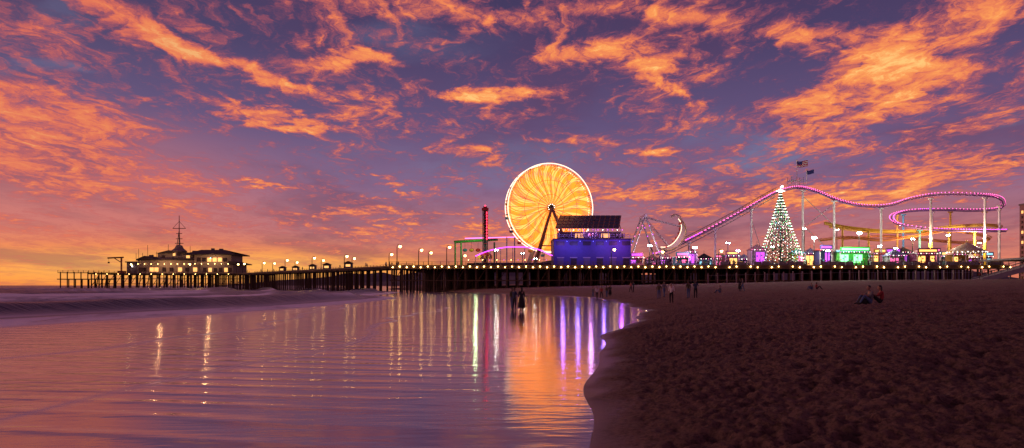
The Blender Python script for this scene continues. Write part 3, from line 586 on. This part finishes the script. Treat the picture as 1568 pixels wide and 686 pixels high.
# ------------------------------------------------------------ people
SK=[mat('skin_tan',(.35,.2,.14),.6,var=.05),mat('skin_brown',(.18,.1,.07),.6,var=.05)]
def cloth(n,c): return mat('cloth_'+n,c,.9,var=.15,scale=9)
CL={'black':cloth('black',(.015,.015,.018)),'white':cloth('white',(.7,.68,.68)),'navy':cloth('navy',(.02,.03,.08)),'denim':cloth('denim',(.08,.13,.26)),'red':cloth('red',(.3,.04,.04)),'grey':cloth('grey',(.15,.15,.16)),'olive':cloth('olive',(.08,.08,.04))}
hairm=mat('dark_hair',(.015,.01,.008),.5); eyem=mat('eye_dark',(.01,.01,.01),.2); lipm=mat('lips',(.3,.09,.08),.5); shoe=mat('shoe',(.04,.035,.035))
def person_mesh(pose,top_,bot,skin,longhair=False,skirt=False):
    J={};E=[]
    def j(n,p,r,lab): J[n]=(Vector(p),r,lab)
    if pose in('stand','walk','lean'):
        s=.22 if pose=='walk' else .03
        j('pel',(0,0,.95),(.145,.11),'b');j('waist',(0,.0,1.1),(.125,.095),'t');j('chest',(0,.0,1.32),(.16,.115),'t');j('neck',(0,-.01,1.475),(.055,.055),'s');j('hd',(0,.01,1.56),(.05,.05),'s')
        for sd,nm in((-1,'l'),(1,'r')):
            f=s*sd
            j('hip'+nm,(sd*.09,0,.88),(.095,.1),'b');j('kn'+nm,(sd*.1,f*.5+.02,.5),(.062,.065),'b');j('an'+nm,(sd*.1,f-.02,.09),(.042,.045),'b');j('to'+nm,(sd*.11,f+.15,.045),(.04,.032),'f')
            j('sh'+nm,(sd*.175,-.01,1.41),(.062,.06),'t')
            if pose=='lean' : j('el'+nm,(sd*.23,.08,1.16),(.045,.045),'t');j('wr'+nm,(sd*.12,.3,1.25),(.03,.03),'s');j('ha'+nm,(sd*.07,.36,1.3),(.036,.022),'s')
            else: j('el'+nm,(sd*.235,-f*.4-.02,1.13),(.045,.045),'t');j('wr'+nm,(sd*.25,-f*.9+.04,.89),(.03,.03),'s');j('ha'+nm,(sd*.25,-f*.95+.06,.81),(.022,.038),'s')
    else:
        j('pel',(0,0,.13),(.15,.13),'b');j('waist',(0,-.05,.3),(.13,.1),'t');j('chest',(0,-.02,.52),(.16,.12),'t');j('neck',(0,.02,.67),(.055,.055),'s');j('hd',(0,.05,.75),(.05,.05),'s')
        for sd,nm in((-1,'l'),(1,'r')):
            j('hip'+nm,(sd*.1,.03,.12),(.1,.1),'b');j('kn'+nm,(sd*.14,.38,.46),(.065,.065),'b');j('an'+nm,(sd*.11,.6,.09),(.043,.045),'b');j('to'+nm,(sd*.11,.77,.05),(.04,.032),'f')
            j('sh'+nm,(sd*.175,-.01,.62),(.062,.06),'t');j('el'+nm,(sd*.24,.14,.42),(.045,.045),'t');j('wr'+nm,(sd*.12,.34,.48),(.03,.03),'s');j('ha'+nm,(sd*.06,.4,.5),(.036,.022),'s')
    E=[('pel','waist'),('waist','chest'),('chest','neck'),('neck','hd')]
    for nm in 'lr': E+=[('pel','hip'+nm),('hip'+nm,'kn'+nm),('kn'+nm,'an'+nm),('an'+nm,'to'+nm),('chest','sh'+nm),('sh'+nm,'el'+nm),('el'+nm,'wr'+nm),('wr'+nm,'ha'+nm)]
    names=list(J); vs=[J[n][0] for n in names]; rad=[J[n][1] for n in names]; ed=[(names.index(a),names.index(b_)) for a,b_ in E]; roots=[0]
    for nm,sd in(('l',-1),('r',1)):
        h=J['ha'+nm][0]; d=(h-J['wr'+nm][0]).normalized(); side=Vector((0,1,0)) if abs(d.z)>.7 else Vector((1,0,0)); curl=Vector((-sd,0,0)) if abs(d.z)>.7 else Vector((0,0,-1))
        for k in range(5):
            o=len(vs)
            if k<4:
                ln=(.07,.08,.075,.058)[k]; b0=h+side*(k-1.5)*.02
                q=[b0-d*.01,b0+d*(.03+ln*.4)+curl*.006,b0+d*(.03+ln*.95)+curl*.03]
            else: b0=h-d*.035+side*.02*(-1); q=[b0,b0-side*.03+d*.02,b0-side*.035+d*.055+curl*.015]
            vs+=q; rad+=[(.0095,.0095),(.009,.009),(.0075,.0075)]; ed+=[(o,o+1),(o+1,o+2)]; roots.append(o)
    me=bpy.data.meshes.new('tmp'); me.from_pydata(vs,ed,[]); ob=bpy.data.objects.new('tmp',me); scene.collection.objects.link(ob)
    ob.modifiers.new('s','SKIN'); ob.modifiers.new('u','SUBSURF').levels=1
    for i,r in enumerate(rad): me.skin_vertices[0].data[i].radius=r; me.skin_vertices[0].data[i].use_root=(i in roots)
    dg=bpy.context.evaluated_depsgraph_get(); em=bpy.data.meshes.new_from_object(ob.evaluated_get(dg)); bpy.data.objects.remove(ob)
    mb=MB(); mats={'t':top_,'b':bot,'s':skin,'f':shoe}
    mb.v=[v.co.copy() for v in em.vertices]
    segs=[(J[a][0],J[b_][0],J[b_][2]) for a,b_ in E]
    for p in em.polygons:
        c=p.center; best=None;bd=9
        for a,b_,lab in segs:
            ab=b_-a; t=max(0,min(1,(c-a).dot(ab)/ab.length_squared)); dd_=(a+ab*t-c).length
            if dd_<bd: bd=dd_; best=lab if t>.25 else (lab if lab!='s' else 't')
        mb.f.append(list(p.vertices)); mb.m.append(mb.mi(mats[best]))
    H0=J['hd'][0]+Vector((0,.015,.06))
    v,f=ICO[2]
    hv=[]
    for a in v:
        w=1 if a.z>-.1 else 1-.35*(-a.z-.1); q=Vector((a.x*.075*w,a.y*.095*(w if a.y<0 else 1),a.z*.118)); hv.append(H0+q)
    mb.add(hv,f,skin)
    mb.add([H0+Vector(p) for p in ((0,.09,.025),(-.014,.092,-.025),(.014,.092,-.025),(0,.118,-.022))],[(0,1,3),(0,3,2),(1,2,3)],skin)
    for s in(-1,1): mb.ball(H0+Vector((s*.03,.084,.01)),.011,eyem,1); mb.ball(H0+Vector((s*.075,0,-.005)),.025,skin,1,(.4,.7,1.1))
    mb.ball(H0+Vector((0,.086,-.055)),.02,lipm,1,(1.1,.35,.3))
    mb.add([H0+Vector((a.x*.085,a.y*.1-.018,a.z*.11+.022)) for a in v],[t for t in f if sum(v[i].z for i in t)>-.4 and (sum(v[i].y for i in t)<1.0 or sum(v[i].z for i in t)>1.6)],hairm)
    if longhair: mb.add([H0+Vector((a.x*.085,a.y*.055-.07,a.z*.2-.1)) for a in v],f,hairm)
    if skirt: mb.lathe((0,0,0),[(.13,1.08),(.18,.92),(.24,.6),(.28,.3),(.265,.3)],bot,18)
    me=bpy.data.meshes.new('person'); me.from_pydata(mb.v,[],mb.f)
    for m in mb.sl: me.materials.append(m)
    me.polygons.foreach_set('material_index',mb.m); me.polygons.foreach_set('use_smooth',[True]*len(mb.f)); return me
PM=[person_mesh('stand',CL['black'],CL['black'],SK[0],True,True),person_mesh('lean',CL['navy'],CL['black'],SK[1]),person_mesh('walk',CL['grey'],CL['denim'],SK[0]),
    person_mesh('stand',CL['white'],CL['black'],SK[0]),person_mesh('walk',CL['red'],CL['black'],SK[1],True),person_mesh('stand',CL['olive'],CL['denim'],SK[1]),
    person_mesh('sit',CL['grey'],CL['denim'],SK[0]),person_mesh('sit',CL['red'],CL['black'],SK[0],True)]
def put(k,u,d,rot,z=None,s=1.0):
    x=(u-784)/F*d; z=max(ground_z(x,d),0) if z is None else z
    ob=bpy.data.objects.new('person',PM[k]); ob.location=(x,d,z-.01); ob.rotation_euler=(0,0,rot); ob.scale=(s,s,s); scene.collection.objects.link(ob)
put(0,798.5,49,.5,0.0,1.03); put(1,787.5,52,-.8,0.0); put(5,784,53,-2.2,0.0,.98)
for k,u,d,r in ((2,908,96,1.2),(3,914,98,0),(4,921,97,2.5),(5,929,99,.6),(0,934,101,3),(1,970,110,1),(4,966,112,2),(5,1009,72,2.9),(2,1017,76,.4),(3,1028,57,2.6),(5,1054,66,.3),(1,1065,64,-.6),(2,1137,88,1.4),(0,1133,90,0),(4,1500,160,0)): put(k,u,d,r)
put(6,1332,33,1.7,ground_z(17.3,33)+.03); put(7,1349,33,1.2,ground_z(17.8,33)+.03); put(6,1243,85,2); put(7,1250,85.5,-2); put(6,1103,82,1)
for i in range(26): put(random.choice([0,2,3,4,5]),random.uniform(853,960),204.2+random.random()*2.5,random.random()*6,z1+.36)
for i in range(80): put(random.choice([0,2,3,4,5]),random.uniform(970,1520),random.uniform(197.5,203),random.random()*6,DZ+.01)
for i in range(22):
    t=random.random(); p=A+D*(t*L)+Nn*random.uniform(-1,4.5); ob=bpy.data.objects.new('person',PM[random.choice([2,3,4,5])]); ob.location=(p.x,p.y,DZ+.03); ob.rotation_euler=(0,0,random.random()*6); scene.collection.objects.link(ob)
mb=MB(); bx=(1320-784)/F*33; bz=ground_z(bx,33); mb.lathe((bx,33,bz),[(.02,0),(.2,.02),(.24,.2),(.15,.34),(.02,.38)],CL['black'],12); mb.path([(bx-.1,32.9,bz+.3),(bx,32.8,bz+.5),(bx+.1,32.9,bz+.3)],.02,CL['grey']); mb.build('backpack')
# ------------------------------------------------------------ lights of the fair and an added track fill
def pl(u,v,d,col,e,r=.5):
    l=bpy.data.lights.new('fair_point_light','POINT'); l.energy=e; l.color=col; l.shadow_soft_size=r; o=bpy.data.objects.new('fair_point_light',l); o.location=loc(u,v,d); scene.collection.objects.link(o)
pl(862,374,199,(.35,.15,1),900); pl(885,376,199,(.25,.15,1),900); pl(925,374,199,(.3,.15,1),900); pl(952,374,199,(.55,.12,1),1200); pl(905,356,205,(.8,.3,1),900)
pl(1247,364,207,(1,.9,.75),6000); pl(1316,357,212,(1,.95,.8),4000); pl(1064,379,203,(1,.6,.9),2500); pl(995,376,206,(1,.7,.7),2000)
pl(1420,370,222,(1,.6,.3),8000); pl(1500,365,222,(1,.75,.5),7000); pl(1375,350,235,(1,.6,.9),5000); pl(1310,380,203,(.4,1,.6),1500); pl(728,378,211,(.7,1,.5),700); pl(1130,380,203,(.9,.3,1),1800)  # warm lamp by the coaster is added to light the yellow lower track
pl(246,402,327,(1,.5,.2),1400); pl(320,396,326,(1,.5,.2),1400)
# ------------------------------------------------------------ added skyglow lamp + world
GLOWAZ=math.radians(-68); GLOWEL=math.radians(9)
s=bpy.data.lights.new('skyglow_lamp','SUN'); s.energy=.7; s.angle=math.radians(3); s.color=(1,.46,.34); so=bpy.data.objects.new('skyglow_lamp',s); scene.collection.objects.link(so)  # no direct light after sunset; weak lamp added to rake the sand
dirv=Vector((math.sin(GLOWAZ)*math.cos(GLOWEL),math.cos(GLOWAZ)*math.cos(GLOWEL),math.sin(GLOWEL))); so.rotation_euler=dirv.to_track_quat('Z','Y').to_euler()
w=bpy.data.worlds.new('World'); scene.world=w; w.use_nodes=True; nt=w.node_tree; nt.nodes.clear()
out=nn(nt,'ShaderNodeOutputWorld'); bg=nn(nt,'ShaderNodeBackground'); nt.links.new(bg.outputs[0],out.inputs[0])
g=nn(nt,'ShaderNodeTexCoord').outputs['Generated']; sep=nn(nt,'ShaderNodeSeparateXYZ'); nt.links.new(g,sep.inputs[0]); sx,sy,sz=sep.outputs
az=math_n(nt,'ARCTAN2',sx,sy); el=math_n(nt,'ARCSINE',sz)
cb=nn(nt,'ShaderNodeCombineXYZ'); nt.links.new(az,cb.inputs[0]); nt.links.new(el,cb.inputs[1]); ae=cb.outputs[0]
zc=math_n(nt,'ADD',math_n(nt,'MAXIMUM',sz,0),.10); cp_=nn(nt,'ShaderNodeCombineXYZ'); nt.links.new(math_n(nt,'DIVIDE',sx,zc),cp_.inputs[0]); nt.links.new(math_n(nt,'DIVIDE',sy,zc),cp_.inputs[1]); pl_=cp_.outputs[0]
wn=nn(nt,'ShaderNodeTexNoise'); wn.inputs['Scale'].default_value=2.6; wn.inputs['Detail'].default_value=6; wn.inputs['Roughness'].default_value=.6; nt.links.new(pl_,wn.inputs['Vector'])
def vm(op,a,b_):
    n=nn(nt,'ShaderNodeVectorMath',operation=op)
    for i,x in enumerate((a,b_)):
        if isinstance(x,tuple): n.inputs[i].default_value=x
        else: nt.links.new(x,n.inputs[i])
    return n.outputs[0]
wv=vm('SUBTRACT',wn.outputs['Color'],(.5,.5,.5)); aew=vm('ADD',ae,vm('MULTIPLY',wv,(.2,.09,0))); plw=vm('ADD',pl_,vm('MULTIPLY',wv,(.35,.5,0)))
def blob(vec,px,py,rx,ry,rot,amp):
    a0=math.atan((px-784)/F); e0=math.atan((437-py)/F*math.cos(a0)); m=nn(nt,'ShaderNodeMapping',vector_type='TEXTURE')
    m.inputs['Location'].default_value=(a0,e0,0); m.inputs['Rotation'].default_value=(0,0,math.radians(rot)); m.inputs['Scale'].default_value=(rx/F*math.cos(a0)**2,ry/F*math.cos(a0),1)
    nt.links.new(vec,m.inputs['Vector']); l=nn(nt,'ShaderNodeVectorMath',operation='LENGTH'); nt.links.new(m.outputs[0],l.inputs[0])
    return mrange(nt,l.outputs['Value'],1.3,.2,0,amp)
def bsum(vec,L_):
    t=None
    for q in L_:
        o_=blob(vec,*q); t=o_ if t is None else math_n(nt,'ADD',t,o_)
    return t
rp=nn(nt,'ShaderNodeValToRGB'); nt.links.new(math_n(nt,'DIVIDE',el,.5),rp.inputs[0]); cr=rp.color_ramp
stops=[(0,(216,112,80)),(.06,(224,128,102)),(.16,(180,110,120)),(.28,(132,97,134)),(.45,(98,78,120)),(.65,(74,60,100)),(.85,(60,48,86)),(1,(70,54,86))]
cr.elements[0].position=0; cr.elements[0].color=(*lin(stops[0][1]),1); cr.elements[1].position=1; cr.elements[1].color=(*lin(stops[-1][1]),1)
for p_,c_ in stops[1:-1]: e=cr.elements.new(p_); e.color=(*lin(c_),1)
col=rp.outputs[0]
g2=bsum(ae,[(40,330,560,170,0,1)]); col=mixc(nt,math_n(nt,'MULTIPLY',g2,.6,clamp=True),col,lin((216,112,96)))
g1=bsum(ae,[(240,430,900,70,0,1)]); col=mixc(nt,math_n(nt,'MULTIPLY',g1,.95,clamp=True),col,lin((255,140,52)))
g3=bsum(ae,[(330,412,440,32,0,.8)]); col=mixc(nt,math_n(nt,'MULTIPLY',g3,.9,clamp=True),col,lin((255,187,92)))
nb=noise(nt,mapping(nt,plw,(.9,.5,1)),1.1,6,.55); col=mixc(nt,math_n(nt,'MULTIPLY',mrange(nt,nb,.45,.65),.5),col,lin((92,54,88)))
nc=noise(nt,mapping(nt,plw,(.9,.5,1),.3,(4,7,0)),1.6,6,.6); gb=bsum(aew,[(1180,240,110,30,0,.9),(1090,200,80,30,0,.3),(720,250,300,40,0,.3),(40,100,90,14,0,.5),(1530,180,60,12,0,.5),(100,30,60,30,0,.4),(640,60,120,30,0,.3)])
col=mixc(nt,math_n(nt,'MULTIPLY',gb,mrange(nt,nc,.35,.6),clamp=True),col,lin((112,118,156)))
CB=[(1490,40,200,42,12,1.0),(1390,110,190,32,-8,1.0),(1290,60,130,28,-25,.95),(1240,150,140,28,5,.85),(930,92,130,20,-2,1.2),(760,147,110,12,-2,1.3),(1000,22,170,22,-12,1.0),(720,25,160,22,-5,.7),(545,95,110,12,2,1.1),(430,125,170,15,-10,1.1),(420,182,120,11,-6,1.2),(270,78,110,22,-18,1.0),(180,20,200,28,-12,.8),(110,250,290,52,-12,.75),(50,170,240,46,-8,.75),(690,228,80,16,-5,.75),(870,215,80,11,0,.75),(1020,230,60,10,0,1.0),(1010,130,80,11,-12,.9),(400,289,50,7,0,1.1),(595,282,60,7,-8,.9),(600,325,180,10,0,.7),(1000,305,240,22,-6,.7),(1200,200,240,34,-10,.5),(1440,260,210,28,6,.7),(700,360,280,16,0,.6),(1380,170,200,24,-10,.75),(1160,290,200,24,0,.5),(1330,300,190,20,0,.55),(120,300,240,14,-3,.55),(60,60,160,40,-10,.45)]
bias=bsum(aew,CB)
nA=noise(nt,mapping(nt,plw,(1.2,.62,1)),2.1,7,.64); nB=noise(nt,mapping(nt,plw,(1,.8,1),.5,(3,1,0)),7.5,6,.7,.3); nC=noise(nt,mapping(nt,plw,(1.6,.6,1),.25),15,4,.65)
dens=math_n(nt,'ADD',math_n(nt,'MULTIPLY',nA,.9),math_n(nt,'ADD',math_n(nt,'MULTIPLY',nB,.8),math_n(nt,'MULTIPLY',nC,.5)))
dens=math_n(nt,'ADD',dens,math_n(nt,'MULTIPLY',bias,.24))
cov=mrange(nt,dens,1.03,1.37); fade=mrange(nt,sz,.0,.09); cov=math_n(nt,'MULTIPLY',cov,math_n(nt,'ADD',.4,math_n(nt,'MULTIPLY',fade,.6)))
cr2=nn(nt,'ShaderNodeValToRGB'); nt.links.new(mrange(nt,dens,1.08,1.57,sm=False),cr2.inputs[0]); c2=cr2.color_ramp
c2.elements[0].color=(*lin((120,66,98)),1); c2.elements[1].color=(*lin((255,198,118)),1)
for p_,c_ in ((.26,(184,88,96)),(.5,(232,120,84)),(.76,(252,154,84))): e=c2.elements.new(p_); e.color=(*lin(c_),1)
lf=mrange(nt,az,-.1,-.65); cc=mixc(nt,math_n(nt,'MULTIPLY',lf,.45),cr2.outputs[0],lin((208,86,78)))
col=mixc(nt,cov,col,cc)
below=mrange(nt,sz,-.02,0); col=mixc(nt,below,(.05,.04,.05),col)
sky=nn(nt,'ShaderNodeTexSky',sky_type='NISHITA'); sky.sun_disc=False; sky.sun_elevation=GLOWEL; sky.sun_rotation=GLOWAZ
ms=vm('MULTIPLY',sky.outputs[0],(.005,.005,.005)); fin=vm('ADD',col,ms); nt.links.new(fin,bg.inputs[0]); bg.inputs[1].default_value=1.0
# ------------------------------------------------------------ camera
cam=bpy.data.cameras.new('camera'); co=bpy.data.objects.new('camera',cam); scene.collection.objects.link(co); co.location=(0,0,CAMH); co.rotation_euler=(math.pi/2,0,0)
cam.lens=24; cam.sensor_width=36; cam.shift_y=94/1568; cam.clip_start=.1; cam.clip_end=60000; scene.camera=co
scene.view_settings.view_transform='Standard'; scene.view_settings.look='None'; scene.view_settings.exposure=0
